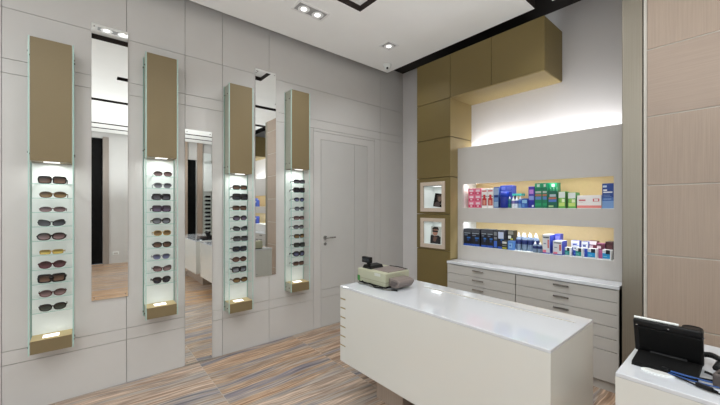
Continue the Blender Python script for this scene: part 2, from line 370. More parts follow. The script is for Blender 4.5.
for x0, x1, l in ((-2.046, -.597, 'white worktop on the drawer cabinets under the grey shelf panel'), (.225, 2.104, 'white worktop beyond the oak partition, glimpsed in the narrow mirror')):
    tag(obj('worktop', box(BM(), x0, x1, 2.912, 3.1055, .759, .785, 0, .003), TOPW), l, 'worktop')
# ------------------------------------------------------------------ counters
def counter(x0, x1, y0, y1, px0, px1, label, slots):
    t = thing('service_counter', label, 'counter', (x0, y0, 0))
    W, D = x1-x0, y1-y0
    bm = BM(); zsl = [.688, .622, .555, .488, .420, .353] if slots else []
    if slots:
        L_ = .062; zz = [.235] + [v for z in zsl[::-1] for v in (z-.006, z+.004)] + [.764]
        box(bm, L_, W, 0, D, .235, .765)
        for k in range(0, len(zz), 2): box(bm, 0, L_, 0, .03, zz[k], zz[k+1])
        box(bm, 0, L_, .03, D, .235, .765, 0); box(bm, .001, L_-.001, .002, .029, .24, .76, 1)
    else: box(bm, 0, W, 0, D, .235, .765)
    obj('body', bm, [WHITE, GOLD2], t, 'white gloss body' + (' with six gold slots at its end' if slots else ''))
    obj('top', box(BM(), 0, W, 0, D, .765, .78, 0, .002, 1), TOPW, t, 'white glass top')
    bm = BM(); box(bm, px0-x0, px1-x0, .16, D-.06, 0, .235); obj('plinth', bm, OAK, t, 'pale oak plinth set back under the body')
    return t
counter(-1.925, -.516, 1.436, 1.99, -1.71, -1.46, 'long white service counter raised on a plinth, with gold slots at its left end', True)
bm = BM(); box(bm, -1.44, -.70, 1.70, 1.90, 0, .234); tag(obj('counter_support', bm, BLKM), 'dark recessed support under the long white counter', 'support')
counter(-.303, 1.2, 1.422, 1.99, -.10, 1.0, 'white counter at the right edge that carries the black touchscreen', False)
# fine raised lip line on the long counter's top
tag(obj('glass_insert', box(BM(), -1.5, -.56, 1.86, 1.872, .78, .7825), TRIMW), 'thin bright strip let into the top of the long white counter', 'strip')
# ------------------------------------------------------------------ mirrors
def mirror(name, y0, y1, z0, z1, label):
    t = thing(name, label, 'mirror', (XL, (y0+y1)/2, z0), group='frameless wall mirrors')
    h = (y1-y0)/2
    obj('mirror_glass', box(BM(), .003, .010, -h, h, 0, z1-z0), MIRR, t); obj('backing', box(BM(), .0005, .003, -h+.002, h-.002, .002, z1-z0-.002), MIRE, t)
    bm = BM()
    for yy in (-h+.015, h-.015):
        for zz in (.02, z1-z0-.02): tube(bm, [(.009, yy, zz), (.014, yy, zz)], .004, 8)
    obj('mirror_clips', bm, CHR, t)
mirror('wall_mirror', .05, .267, .667, 2.69, 'tall narrow wall mirror between the first and second eyewear displays from the left')
mirror('wall_mirror', .663, .879, .012, 2.01, 'tall wall mirror reaching down to the floor, between the second and third eyewear displays')
mirror('wall_mirror', 1.276, 1.49, .672, 2.69, 'tall narrow wall mirror between the third and fourth eyewear displays from the left')
# ------------------------------------------------------------------ eyewear displays
def make_display():
    t = thing('eyewear_display', '', 'display case', (0,0,0)); hw = .110; D = .139; H = 2.04
    obj('header_box', box(BM(), .001, D-.001, -hw+.010, hw-.010, 1.245, H-.002, 0, .0015, 1), GOLDD, t, 'gold lacquered upper box')
    obj('base_box', box(BM(), .001, D-.001, -hw+.010, hw-.010, .003, .087, 0, .0015, 1), GOLDD, t, 'gold lacquered bottom box')
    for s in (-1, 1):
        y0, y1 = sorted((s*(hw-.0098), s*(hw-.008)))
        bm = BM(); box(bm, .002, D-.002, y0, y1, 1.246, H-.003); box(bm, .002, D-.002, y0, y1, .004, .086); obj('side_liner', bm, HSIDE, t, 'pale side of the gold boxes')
    obj('base_top', box(BM(), .005, D-.002, -hw+.01, hw-.01, .087, .089), BEIGE, t)
    obj('glow_plate', box(BM(), .045, .105, -.045, .035, .089, .091), LAMP, t, 'bright square plate in the base, its reflected light put in as glow')  # white plate; the downlight it reflects is put in as glow
    obj('downlight', box(BM(), .085, .115, -.04, .04, 1.240, 1.245), LAMP, t, 'slim light under the gold box')
    obj('back_panel', box(BM(), .001, .006, -hw+.008, hw-.008, .089, 1.243), LITB, t, 'white back panel')
    for s in (-1, 1):
        y0, y1 = sorted((s*hw, s*(hw-.006)))
        p = obj('side_pane', box(BM(), .004, D-.003, y0, y1, 0, H), SIDEG, t, 'clear glass side')
        bm = BM(); box(bm, D-.003, D, y0, y1, 0, H); box(bm, .001, .004, y0, y1, 0, H); obj('pane_edge', bm, EDGE, p)
        bm = BM()
        for z in (.045, 1.30, H-.09):
            for x in (.035, .105): tube(bm, [(x, s*hw, z), (x, s*(hw+.006), z)], .006, 10)
        obj('pane_fixings', bm, CHR, p)
    for k in range(10):
        z = 1.10-.0931*k
        sh = obj('glass_shelf', box(BM(), .008, D-.012, -hw+.007, hw-.007, z-.004, z), SHELFG, t)
        obj('shelf_edge', box(BM(), D-.012, D-.010, -hw+.007, hw-.007, z-.004, z), EDGE, sh)
    return t
DISP = [(-.155, .404), (.475, .490), (1.093, .404), (1.70, .487)]
ords = ['first', 'second', 'third', 'fourth']
proto = make_display(); DG = 'tall glass eyewear displays on the white wall'
for i, (y, z) in enumerate(DISP):
    lab = 'tall narrow glass eyewear display with gold top box, %s from the left' % ords[i]
    if i == 0: proto.location = (XL, y, z); proto['label'] = lab; proto['group'] = DG; o = proto
    else: o = dup(proto, (XL, y, z), (0,0,0), lab, DG)
# ------------------------------------------------------------------ sunglasses
def lensmat(c):
    name = 'lens_%d_%d_%d' % c
    if name in MATS: return MATS[name]
    m = pmat(name, S(*c), .12, coat=.4); nt = m.node_tree; N = nt.nodes; L = nt.links
    tc = N.new('ShaderNodeTexCoord'); sp = N.new('ShaderNodeSeparateXYZ'); r = N.new('ShaderNodeValToRGB')
    L.new(tc.outputs['Generated'], sp.inputs[0]); L.new(sp.outputs[2], r.inputs[0]); L.new(r.outputs[0], N['Principled BSDF'].inputs['Base Color'])
    e = r.color_ramp.elements; e[0].position = .1; e[1].position = .85
    e[0].color = (*S(*[min(235, int(v*1.35)) for v in c]), 1); e[1].color = (*S(*[int(v*.5) for v in c]), 1)
    return m
def make_glasses(shape, fcol, lcol, rim=.003, w=.125, h=.034, tint2=None):
    """front plane is the y-z plane facing +x; bottom of lenses at z = 0"""
    t = thing('sunglasses', '', 'sunglasses')
    fm = colm(*fcol, .25); lm = lensmat(lcol)
    gap = .013; lw = (w-gap)/2-.002; cyo = gap/2+lw/2; n = 20
    def outline(s, grow=0):
        pts = []
        for k in range(n):
            a = 2*PI*k/n; c, si = math.cos(a), math.sin(a)
            e = {'round': 1.0, 'oval': .85, 'square': .45, 'rect': .5, 'cat': .7, 'aviator': .8}[shape]
            yy = math.copysign(abs(c)**e, c)*(lw/2+grow); zz = math.copysign(abs(si)**e, si)*(h/2+grow)
            if shape == 'cat': zz += .18*h*(yy/(lw/2))*(1 if zz > 0 else .3)
            if shape == 'aviator' and zz < 0: yy *= .86; yy -= .002
            pts.append((s*(cyo+yy), h/2+zz+rim))
        return pts
    def bow(y): return -2.2*y*y
    for s in (-1, 1):
        po = outline(s)
        bm = BM(); lo = [bm.verts.new((bow(y)-.0012, y, z)) for y, z in po]; hi = [bm.verts.new((bow(y)+.0006, y, z)) for y, z in po]
        bm.faces.new(lo[::-1]); bm.faces.new(hi)
        for k in range(n): bm.faces.new((lo[k], lo[(k+1)%n], hi[(k+1)%n], hi[k]))
        obj('lens', bm, lm, t)
    bm = BM()
    for s in (-1, 1):
        a = outline(s, rim); b_ = outline(s, -.0006)
        for x0, sg in ((.0028, 1), (-.0028, -1)): pass
        A = [[bm.verts.new((bow(y)+x, y, z)) for y, z in P_] for P_, x in ((a, -.0026), (a, .0026), (b_, .0026), (b_, -.0026))]
        for q in range(4):
            P_, Q_ = A[q], A[(q+1) % 4]
            for k in range(n): bm.faces.new((P_[k], P_[(k+1)%n], Q_[(k+1)%n], Q_[k]))
    zb = h*.72
    tube(bm, [(0, -gap/2-.003, zb), (.002, 0, zb+.003), (0, gap/2+.003, zb)], max(rim*1.1, .0028), 6)
    obj('frame_front', bm, fm, t)
    for s in (-1, 1):
        yo = s*(w/2+.001); xb = bow(yo)
        bm = BM(); tube(bm, [(xb, yo, h*.72), (xb-.02, yo+s*.002, h*.72), (xb-.075, yo, h*.66), (xb-.098, yo-s*.003, h*.15)], [max(.0022, rim*.9)]*3+[.002], 6)
        obj('temple_arm', bm, fm, t)
    return t
K = {'brown': (48,32,28), 'black': (24,22,26), 'tort': (86,54,32), 'gold': (170,140,70), 'red': (92,26,34), 'plum': (70,44,72), 'silver': (150,150,152), 'pink': (140,104,104), 'navy': (36,40,70), 'tan': (140,108,66)}
Lc = {'brown': (84,64,52), 'grey': (66,68,72), 'black': (34,34,40), 'rose': (108,88,88), 'yellow': (164,146,76), 'violet': (82,72,90), 'amber': (108,86,54), 'smoke': (96,98,104), 'dark green': (52,58,52), 'wine': (76,50,54), 'blue': (82,86,112)}
def nm(k): return {'tort': 'tortoiseshell'}.get(k, k)
SPEC = [
 [('rect','brown','brown',.004,.130,.036), ('oval','tan','amber',.003,.126,.030), ('oval','pink','rose',.0016,.124,.026), ('cat','black','grey',.002,.126,.032), ('oval','brown','rose',.004,.130,.034),
  ('rect','gold','yellow',.0012,.112,.022), ('round','red','wine',.0035,.124,.036), ('square','black','brown',.006,.122,.036), ('round','red','rose',.003,.124,.034), ('oval','black','dark green',.003,.126,.034)],
 [('oval','pink','rose',.0018,.118,.030), ('aviator','silver','smoke',.0018,.118,.032), ('square','black','grey',.005,.112,.032), ('square','plum','violet',.005,.116,.034), ('oval','brown','smoke',.004,.114,.032),
  ('oval','gold','amber',.002,.114,.032), ('oval','brown','brown',.0035,.116,.032), ('aviator','silver','blue',.0018,.116,.034), ('cat','red','rose',.003,.116,.030), ('aviator','black','black',.004,.116,.036)],
 [('rect','brown','brown',.004,.118,.028), ('square','black','black',.0065,.124,.036), ('rect','tort','brown',.0035,.118,.030), ('oval','black','violet',.003,.120,.034), ('cat','black','grey',.003,.120,.030),
  ('rect','brown','grey',.004,.120,.032), ('rect','navy','black',.0045,.118,.032), ('round','red','brown',.004,.118,.032), ('square','black','smoke',.005,.118,.034), ('oval','tort','amber',.004,.120,.030)],
 [('rect','plum','grey',.004,.116,.026), ('square','black','black',.005,.120,.034), ('aviator','black','blue',.0025,.112,.032), ('aviator','navy','smoke',.002,.112,.032), ('rect','red','rose',.003,.112,.028),
  ('oval','tort','smoke',.003,.112,.030), ('rect','brown','amber',.003,.112,.030), ('square','black','dark green',.004,.114,.032), ('oval','black','blue',.006,.116,.034), ('rect','red','brown',.003,.112,.030)]]
nth = ['top', 'second', 'third', 'fourth', 'fifth', 'sixth', 'seventh', 'eighth', 'ninth', 'lowest']
first_black = None
for di, (y, z) in enumerate(DISP):
    for k, (sh, fc, lc, rim, w, h) in enumerate(SPEC[di]):
        g_ = make_glasses(sh, tuple(int(v*.72) for v in K[fc]) if fc not in ('gold','silver') else K[fc], Lc[lc], max(rim, .0022)*1.35, w*1.03, h*1.14)
        g_.location = (XL+.112, y + (.004 if di < 2 else 0) + random.uniform(-.006, .006), z + 1.10-.0931*k + .0006)
        g_.rotation_euler = (0, 0, random.uniform(-.08, .08))
        g_['label'] = '%s-framed sunglasses, %s lenses, on the %s shelf of the %s display from left' % (nm(fc), lc if lc != fc else lc, nth[k], ords[di])
        g_['group'] = 'sunglasses in the %s eyewear display' % ords[di]
        if di == 2 and k == 1: first_black = g_
# far displays seen only in the mirror
for di, (y, yw) in enumerate(((2.13+.12, .22), (2.62, .22), (1.88, .22))):
    if di == 0: continue
    nmx = ['', 'right', 'left'][di]
    t = thing('white_display_case', 'white far-wall eyewear case %s of the oak posts, reflected in the floor-length mirror' % nmx, 'display case', (XR, y, .4), group='far wall display cases')
    obj('back_panel', box(BM(), -.02, -.001, -.11, .11, 0, 2.4), LIT, t); 
    for s in (-1, 1):
        obj('side_pane', box(BM(), -.14, -.02, s*.11-.004, s*.11+.004, 0, 1.4), SIDEG, t)
    obj('header_box', box(BM(), -.14, -.021, -.106, .106, 1.35, 2.1), LIT, t)
    for k in range(10): obj('glass_shelf', box(BM(), -.13, -.021, -.105, .105, .2+.108*k, .204+.108*k), SHELFG, t)
    for k in range(10):
        dup(first_black, (XR-.122, y, .6045+.108*k), (0,0,PI), 'dark sunglasses reflected from the far wall, %s case, on shelf %s from the bottom' % (nmx, ['one','two','three','four','five','six','seven','eight','nine','ten'][k]), 'sunglasses in the far displays seen in the mirror')
# ------------------------------------------------------------------ products on the shelves
GU, GL = 'lens care products on the upper shelf', 'lens care products on the lower shelf'
def pbox(x0, x1, z0, h, dep, body, label, shelf, deco=(), y=None, rot=0, name='product_box', top=None, side=None, cat='box'):
    """carton with printed patches: deco = (u0,u1,v0,v1,colour) on the front face in 0..1"""
    y = (3.125 if shelf == GU else 3.118) if y is None else y
    w = x1-x0; t = thing(name, label, cat, ((x0+x1)/2, y, z0), (0,0,rot), group=shelf)
    obj('carton', box(BM(), -w/2, w/2, 0, dep, 0, h, 0, .001, 1), colm(*body), t)
    for i_, (u0, u1, v0, v1, c) in enumerate(deco):
        obj('printed_patch', box(BM(), -w/2+u0*w, -w/2+u1*w, -.0006-.00015*i_, 0.0004, v0*h, v1*h), colm(*c), t)
    if top: obj('top_print', box(BM(), -w/2+.001, w/2-.001, .001, dep-.001, h, h+.0008), colm(*top), t)
    if side: obj('side_print', box(BM(), w/2-.0002, w/2+.0008, .001, dep-.001, .001, h-.001), colm(*side), t)
    return t
def bottle(x, y, z0, h, r, body, cap, label, shelf, band=None, name='solution_bottle', nozzle=True):
    t = thing(name, label, 'bottle', (x, y, z0), group=shelf)
    obj('bottle_body', lathe(BM(), [(r*.9,0),(r,.004),(r,h*.62),(r*.75,h*.72),(r*.42,h*.76)], n=14), colm(*body), t)
    if nozzle: obj('cap', lathe(BM(), [(r*.42,h*.76),(r*.46,h*.78),(r*.40,h*.88),(r*.16,h*.92),(r*.12,h)], n=12), colm(*cap), t)
    else: obj('cap', lathe(BM(), [(r*1.02,h*.66),(r*1.05,h*.7),(r*1.05,h*.93),(r*.9,h)], n=14), colm(*cap), t)
    if band: obj('printed_band', lathe(BM(), [(r*1.01,h*.36),(r*1.03,h*.38),(r*1.03,h*.60),(r*1.01,h*.62)], n=14), colm(*band), t)
    return t
zu = 1.339
PK, DPK, PW = (226,120,150), (206,62,104), (238,212,222)
def pink(x0, x1, lab):
    deco = []
    for r_ in range(3):
        v = r_*.33+.03
        deco += [(.06,.94,v,v+.12,DPK),(.2,.8,v+.14,v+.25,PW),(.35,.65,v+.03,v+.09,PW)]
    deco.append((.0,1,.0,.02,DPK))
    pbox(x0, x1, zu, .200, .10, PK, lab, GU, deco, top=(240,236,238))
pink(-1.925, -1.853, 'pink patterned lens solution carton, leftmost on the upper shelf')
pink(-1.850, -1.778, 'pink patterned lens solution carton beside the red and white cartons')
for i, x in enumerate((-1.772, -1.708)):
    pbox(x, x+.060, zu, .195, .09, (238,232,230), ['left','right'][i]+' one of two white and red cartons on the upper shelf', GU,
         [(.1,.9,.12,.50,(176,28,36)),(.3,.7,.16,.40,(212,150,130)),(.02,.98,.56,.62,(150,150,150)),(.1,.9,.84,.90,(200,60,66)),(.3,.7,.5,.68,(188,40,46))], top=(244,240,240))
pbox(-1.643, -1.592, zu, .205, .10, (60,92,160), 'light blue and silver carton left of the deep blue carton on the upper shelf', GU, [(.1,.9,.05,.3,(150,176,204)),(.1,.9,.34,.5,(110,146,196)),(.0,1,.62,.95,(150,170,200)),(.15,.85,.5,.6,(20,40,110))])
pbox(-1.588, -1.475, zu, .218, .10, (54,74,168), 'wide deep blue carton with a round blue emblem on the upper shelf', GU, [(.0,1,.72,.76,(120,140,210)),(.02,.5,.0,.35,(18,30,120)),(.56,.98,.0,.35,(24,40,130)),(.1,.46,.8,.95,(104,120,196)),(.56,.92,.8,.95,(84,100,180))], y=3.15)
t = thing('blue_tin', 'round blue tin in front of the wide deep blue carton', 'tin', (-1.535, 3.128, zu), group=GU)
obj('tin_body', lathe(BM(), [(.036,0),(.038,.003),(.038,.10),(.036,.104)], n=18), colm(22,44,140), t); obj('tin_lid', lathe(BM(), [(.040,.104),(.040,.14),(.034,.15)], n=18), colm(20,60,180), t)
pbox(-1.49, -1.385, zu+.115, .022, .07, (40,176,164), 'flat teal pack lying on the small bottles on the upper shelf', GU, [(.05,.95,.2,.8,(90,210,196))], y=3.16)
for i, (x, c, b_) in enumerate(((-1.487,(30,120,110),(20,90,130)), (-1.452,(220,224,232),(120,110,170)), (-1.420,(214,222,238),(70,90,160)), (-1.388,(110,150,200),(50,90,180)))):
    bottle(x, 3.135, zu, .112, .0155, c, (240,242,244), ['first','second','third','fourth'][i]+' small lens solution bottle under the flat teal pack, from the left', GU, b_)
pbox(-1.372, -1.318, zu, .088, .06, (48,88,176), 'small blue carton left of the purple carton on the upper shelf', GU, [(.1,.9,.5,.85,(140,186,220)),(.1,.5,.1,.4,(90,140,200))])
pbox(-1.314, -1.262, zu, .196, .08, (78,60,168), 'tall purple blue carton beside the green cartons', GU, [(.15,.85,.66,.86,(190,130,210)),(.1,.9,.38,.56,(140,160,220)),(.0,1,0,.34,(36,42,150)),(.6,.9,.05,.14,(230,230,240))], y=3.135)
for i, (x0, x1) in enumerate(((-1.256,-1.196), (-1.193,-1.152), (-1.149,-1.088))):
    pbox(x0, x1, zu, .222, .09, (20,120,86), ['left','middle','right'][i]+' one of the tall green lens solution cartons on the upper shelf', GU,
         [(.0,1,.82,.98,(40,160,110)),(.3,.7,.85,.96,(206,224,214)),(.1,.9,.60,.68,(180,196,190)),(.08,.92,.48,.56,(176,110,90)),(.1,.9,.34,.46,(90,130,190)),(.1,.9,.1,.2,(30,150,100))], y=3.13 if i < 2 else 3.17, top=(30,130,92))
pbox(-1.146, -1.070, zu, .150, .07, (16,96,76), 'shorter dark green carton in front of the right tall green carton', GU, [(.2,.85,.66,.8,(170,190,200)),(.1,.9,.52,.62,(190,110,90)),(.1,.9,.36,.5,(80,120,200)),(.1,.6,.06,.16,(160,200,140))], side=(14,80,60))
for i in range(3): bottle(-1.135+.025*i, 3.16, zu+.1505, .03, .006, (60,150,110), (190,230,210), ['left','middle','right'][i]+' tiny green nozzle standing on the shorter dark green carton', GU)
for i, (x0, x1) in enumerate(((-1.062,-1.008), (-.990,-.930))):
    pbox(x0, x1, zu, [.142,.132][i], .09, (96,170,80), ['taller white and green carton right of the dark green cartons','shorter white and green carton left of the wide white box'][i], GU,
         [(.05,.95,.62,.98,(222,228,226)),(.2,.7,.38,.6,(150,200,90)),(.1,.9,.12,.34,(200,220,120)),(.5,.9,.36,.56,(230,236,200))], side=(40,120,70))
pbox(-.922, -.755, zu, .105, .10, (240,236,234), 'wide white box with a red band and oval emblem on the upper shelf', GU, [(0,1,.02,.22,(222,130,124)),(.08,.36,.56,.68,(206,110,112)),(.66,.92,.52,.74,(204,84,92)),(.71,.87,.56,.70,(240,232,230)),(.08,.26,.44,.47,(220,190,190))])
t = pbox(-.750, -.676, zu, .195, .05, (26,62,140), 'tall blue box at the right end of the upper shelf', GU, [(.06,.40,.84,.92,(190,206,230)),(.1,.42,.70,.76,(236,238,242)),(.1,.88,.62,.67,(232,234,238)),(.1,.7,.52,.54,(130,160,206)),(.1,.8,.46,.48,(120,150,200)),(0,1,.0,.3,(120,156,206)),(0,1,.3,.44,(62,102,172)),(.1,.8,.36,.385,(150,180,220))])
# lower shelf
zl = .939
DK = (18,20,34)
def dark(x0, x1, h, lab, y=None, bright=False, dep=.09):
    pbox(x0, x1, zl, h, dep, DK, lab, GL, [(0,1,.80,.97,(70,74,84)),(.08,.92,.72,.77,(150,160,170)),(.12,.55,.60,.66,(110,120,140)),(.45,.9,.44,.52,(40,110,190)),(.5,.75,.30,.42,(30,60,120)),(0,1,.0,.12,(40,80,170))] + ([(.1,.9,.55,.9,(190,200,225))] if bright else []), y=y, top=(90,94,100))
dark(-1.9755, -1.888, .178, 'black carton with blue print, leftmost on the lower shelf')
dark(-1.885, -1.790, .178, 'second black carton with blue print from the left on the lower shelf')
dark(-1.774, -1.713, .182, 'third black carton with blue print from the left on the lower shelf')
dark(-1.710, -1.645, .182, 'fourth black carton with blue print from the left on the lower shelf')
pbox(-1.641, -1.602, zl, .180, .08, (44,50,60), 'narrow grey and black carton beside the fourth black carton on the lower shelf', GL, [(.1,.9,.5,.9,(120,124,130)),(.1,.9,.05,.4,(60,100,190)),(.1,.9,.62,.7,(30,30,40))])
dark(-1.599, -1.532, .182, 'black carton with a bright silver top print on the lower shelf', bright=True)
pbox(-1.552, -1.500, zl+.0, .088, .05, (30,32,30), 'small black and yellow box on the lower shelf', GL, [(.1,.9,.62,.85,(210,212,206)),(.1,.9,.08,.22,(190,190,60)),(.1,.9,.35,.5,(110,110,100))], y=3.110)
pbox(-1.527, -1.470, zl, .180, .08, (40,42,38), 'grey and yellow carton standing behind the small black and yellow box', GL, [(.05,.95,.78,.96,(110,110,100)),(.1,.6,.56,.72,(214,216,210)),(.5,.9,.5,.58,(190,186,70))], y=3.175)
pbox(-1.496, -1.442, zl, .085, .05, (84,130,196), 'small light blue box beside the clear bottles', GL, [(.2,.8,.25,.75,(130,176,222)),(.3,.6,.4,.6,(60,100,180))], y=3.112)
BC, BB = (118,138,162), (30,44,100)
k = 0
for r_, (yy, xs_) in enumerate(((3.175, (-1.418,-1.362,-1.310,-1.258)), (3.232, (-1.402,-1.344,-1.288)))):
    for x in xs_:
        bottle(x, yy, zl, .165, .025, BC, (244,246,248), ['first','second','third','fourth'][k%4 if r_ == 0 else k-4]+' clear bottle with blue label and white cap, %s row on the lower shelf' % ['front','rear'][r_], GL, BB); k += 1
for i, x in enumerate((-1.252, -1.209)):
    bottle(x, 3.128, zl, .098, .02, BC, (244,246,248), ['left','right'][i]+' one of the two short clear bottles with white caps on the lower shelf', GL, BB)
WB = (206,208,212)
def wb(x0, x1, h, dep, lab, y, extra=()):
    pbox(x0, x1, zl, h, dep, WB, lab, GL, [(.1,.9,.82,.9,(90,96,110)),(.7,.9,.3,.75,(190,90,90)),(.15,.5,.5,.56,(130,136,160)),(.05,.5,.06,.2,(226,120,140)),(.0,1,0,.06,(60,80,180))]+list(extra), y=y, side=(54,74,180), top=(228,230,236), rot=-.0)
wb(-1.186, -1.128, .165, .15, 'tall white and blue carton right of the short clear bottles', 3.118)
pbox(-1.122, -1.080, zl, .170, .08, (70,80,180), 'blue purple carton behind and right of the tall white and blue carton', GL, [(.1,.9,.5,.9,(120,120,200))], y=3.22)
wb(-1.100, -1.030, .118, .12, 'shorter white and blue carton on the lower shelf', 3.112)
def wc(x0, x1, h, y, lab):
    pbox(x0, x1, zl, h, .06, (40,70,170), lab, GL, [(0,1,.55,1,(236,238,242)),(.2,.7,.66,.78,(60,80,160)),(.1,.8,.8,.84,(150,160,200)),(.1,.6,.2,.3,(90,120,200))], y=y)
wc(-.985, -.925, .125, 3.19, 'white topped blue carton, left of three on the lower shelf')
wc(-.955, -.912, .090, 3.145, 'short white topped blue carton in front of its neighbours')
wc(-.900, -.855, .125, 3.16, 'white topped blue carton, right of three on the lower shelf')
pbox(-.868, -.805, zl, .130, .08, (110,40,60), 'maroon and white carton on the lower shelf', GL, [(0,1,.78,1,(230,224,226)),(.1,.6,.5,.72,(230,214,220)),(.3,.9,.2,.4,(150,80,100))], y=3.20)
pbox(-.798, -.745, zl, .118, .08, (176,90,140), 'pink and maroon carton behind the small turquoise boxes', GL, [(0,1,.6,1,(96,44,60)),(.1,.6,.66,.84,(220,200,206))], y=3.16)
pbox(-.742, -.690, zl, .135, .1, (58,24,28), 'dark brown carton at the right end of the lower shelf', GL, [(.1,.8,.5,.8,(84,40,44))], y=3.18)
for i, (x0, x1, h, c1, c2) in enumerate(((-1.006,-.966,.072,(40,140,140),(20,24,34)), (-.927,-.880,.075,(30,140,130),(20,24,34)), (-.843,-.783,.078,(30,150,210),(20,30,50)), (-.744,-.688,.078,(30,150,210),(18,26,40)))):
    pbox(x0, x1, zl, h, .05, (232,234,234), ['first','second','third','fourth'][i]+' small turquoise and white lens box in the front row, from the left', GL,
         [(.0,.86,.12,.66,c1),(.38,.86,.58,.98,c2),(.05,.3,.74,.92,(200,206,210)),(.1,.5,.3,.36,(150,210,226))], y=3.108, side=(226,228,226), name='lens_box')
# a few cartons on the second shelf panel (mirror only)
for i, (x, c, z, h) in enumerate([(1.88-.09*j, c, 1.339, .16+.02*(j % 3)) for j, c in enumerate([(230,230,236),(220,150,170),(226,226,230),(210,80,90),(230,230,232),(90,120,200),(60,90,180)])] + [(1.88-.09*j, c, .939, .17) for j, c in enumerate([(60,90,190),(70,110,210),(120,120,200),(50,80,180),(90,100,190),(40,60,150),(60,80,170)])]):
    pbox(x, x+.075, z, h, .08, c, '%s carton glimpsed in the third mirror, %s shelf, number %s from the right end' % (['pale','pink','white','red','white','blue','blue'][i % 7] if i < 7 else 'blue', 'upper' if i < 7 else 'lower', ['one','two','three','four','five','six','seven'][i % 7]), 'cartons glimpsed in the narrow mirror', [(.1,.9,.6,.8,(240,240,244))], y=3.13)
# ------------------------------------------------------------------ cash register
t = thing('cash_register', 'cream cash register with a black customer display on the long white counter', 'cash register', (-1.93, 1.605, .78))
bm = BM(); prism(bm, [(0,.012),(.296,.012),(.300,.105),(.0,.108)], .0, .25, 'y'); bmesh.ops.bevel(bm, geom=bm.edges[:], offset=.006, segments=2, profile=.5, affect='EDGES')
obj('housing', bm, CREAM, t)
obj('base_seam', box(BM(), .002, .303, -.0012, .24, .040, .043), colm(140,138,118), t)
bm = BM(); box(bm, .006, .292, .01, .24, 0, .012); 
obj('base_foot', bm, BLKM, t)
bm = BM(); prism(bm, [(.30,.022),(.33,.008),(.375,.012),(.400,.045),(.398,.060),(.37,.070),(.30,.074)], .035, .19, 'y'); bmesh.ops.bevel(bm, geom=bm.edges[:], offset=.006, segments=2, profile=.5, affect='EDGES')
obj('printer_cover', bm, GREYD, t, 'taupe grey rounded cover at the right end')
bm = BM(); prism(bm, [(.318,.030),(.362,.022),(.380,.044),(.376,.055),(.33,.060)], .029, .036, 'y'); obj('cover_recess', bm, colm(92,84,82), t)
bm = BM(); prism(bm, [(.02,.108),(.12,.108),(.10,.13),(.04,.135)], .03, .16, 'y'); obj('display_mount', bm, BLKP, t)
ds = obj('customer_display', box(BM(), .006, .096, .035, .065, .148, .192, 0, .004), BLKP, t, 'black customer display on a short stem')
obj('display_window', box(BM(), .012, .090, .033, .036, .156, .184), colm(30,32,36,.1), ds)
bm = BM(); tube(bm, [(.06,.07,.11),(.055,.06,.15)], .014, 10); obj('display_stem', bm, BLKP, ds)
obj('top_cover', box(BM(), .10, .285, .05, .235, .104, .110, 0, .003), GREYD, t); obj('paper_slot', tube(BM(), [(.11,.235,.112),(.20,.24,.114),(.29,.24,.110)], .003, 6), BLKM, t)
obj('green_sticker', box(BM(), .0, .028, -.0015, 0, .015, .055), colm(60,130,60), t)
obj('badge', box(BM(), .19, .25, -.0018, 0, .078, .098), colm(196,198,190), t)
for i, pts in enumerate(([(-1.90,1.585,.786),(-1.86,1.57,.786),(-1.80,1.585,.79),(-1.74,1.572,.786),(-1.68,1.59,.788),(-1.62,1.578,.786),(-1.57,1.60,.786)], [(-1.86,1.592,.80),(-1.82,1.575,.797),(-1.76,1.588,.798),(-1.71,1.575,.786),(-1.64,1.575,.795),(-1.60,1.592,.786),(-1.54,1.63,.785)])):
    tag(obj('power_cable', tube(BM(), pts, .005, 6), [colm(120,120,112), BLKM][i]), ['grey cable lying along the front of the cash register','black cable looped along the front of the cash register'][i], 'cable', 'cables in front of the cash register')
# ------------------------------------------------------------------ touchscreen terminal on the right counter
t = thing('touchscreen_terminal', 'black touchscreen terminal seen from behind on the right counter', 'touchscreen', (-.195, 1.66, .78))
sc = obj('screen_housing', box(BM(), -.100, .088, -.008, .010, 0, .135, 0, .005), BLKP, t); sc.location = (.004, .005, .018); sc.rotation_euler = (math.radians(17), 0, 0)
obj('white_top_edge', box(BM(), -.098, .026, .004, .012, .1355, .140), LIT, sc, 'white strip along the top of the screen')
obj('back_cover', box(BM(), -.085, .085, -.016, -.007, .02, .112, 0, .004), BLKM, sc)
bm = BM()
for x, z in ((-.09,.115),(.09,.115),(0,.122)): tube(bm, [(x,-.009,z),(x,-.006,z)], .0022, 8)
obj('screw', bm, CHR, sc)
bm = BM(); prism(bm, [(-.125,0),(.06,0),(.06,.010),(.03,.026),(-.118,.012)], -.085, .085, 'x'); 
obj('base', bm, BLKM, t)
bm = BM(); prism(bm, [(-.01,.02),(.05,.018),(.035,.07),(.012,.075)], -.05, .05, 'x'); obj('hinge_neck', bm, BLKP, t)
t = thing('speaker_puck', 'black round device on a stem behind the touchscreen', 'device', (-.143, 1.79, .78))
bm = BM(); lathe(bm, [(.03,0),(.03,.008),(.012,.014),(.012,.066),(.026,.07)], n=20); obj('stand', bm, BLKP, t)
obj('head', lathe(BM(), [(.026,.070),(.031,.074),(.031,.108),(.028,.113),(.024,.110)], n=24), BLKP, t)
t = thing('desk_handset', 'black coiled handset cord with plug at the right of the touchscreen', 'cord', (-.085, 1.70, .775))
bm = BM(); pts = []
for k in range(120):
    s = k/119; a = s*2*PI*15; px, py = -.035+.06*s, .055-.02*s+.0*s
    pz = .03 + .012*math.sin(s*PI); pts.append((px, py+.008*math.cos(a), pz+.008*math.sin(a)))
tube(bm, pts, .0028, 5); obj('coiled_cord', bm, BLKP, t)
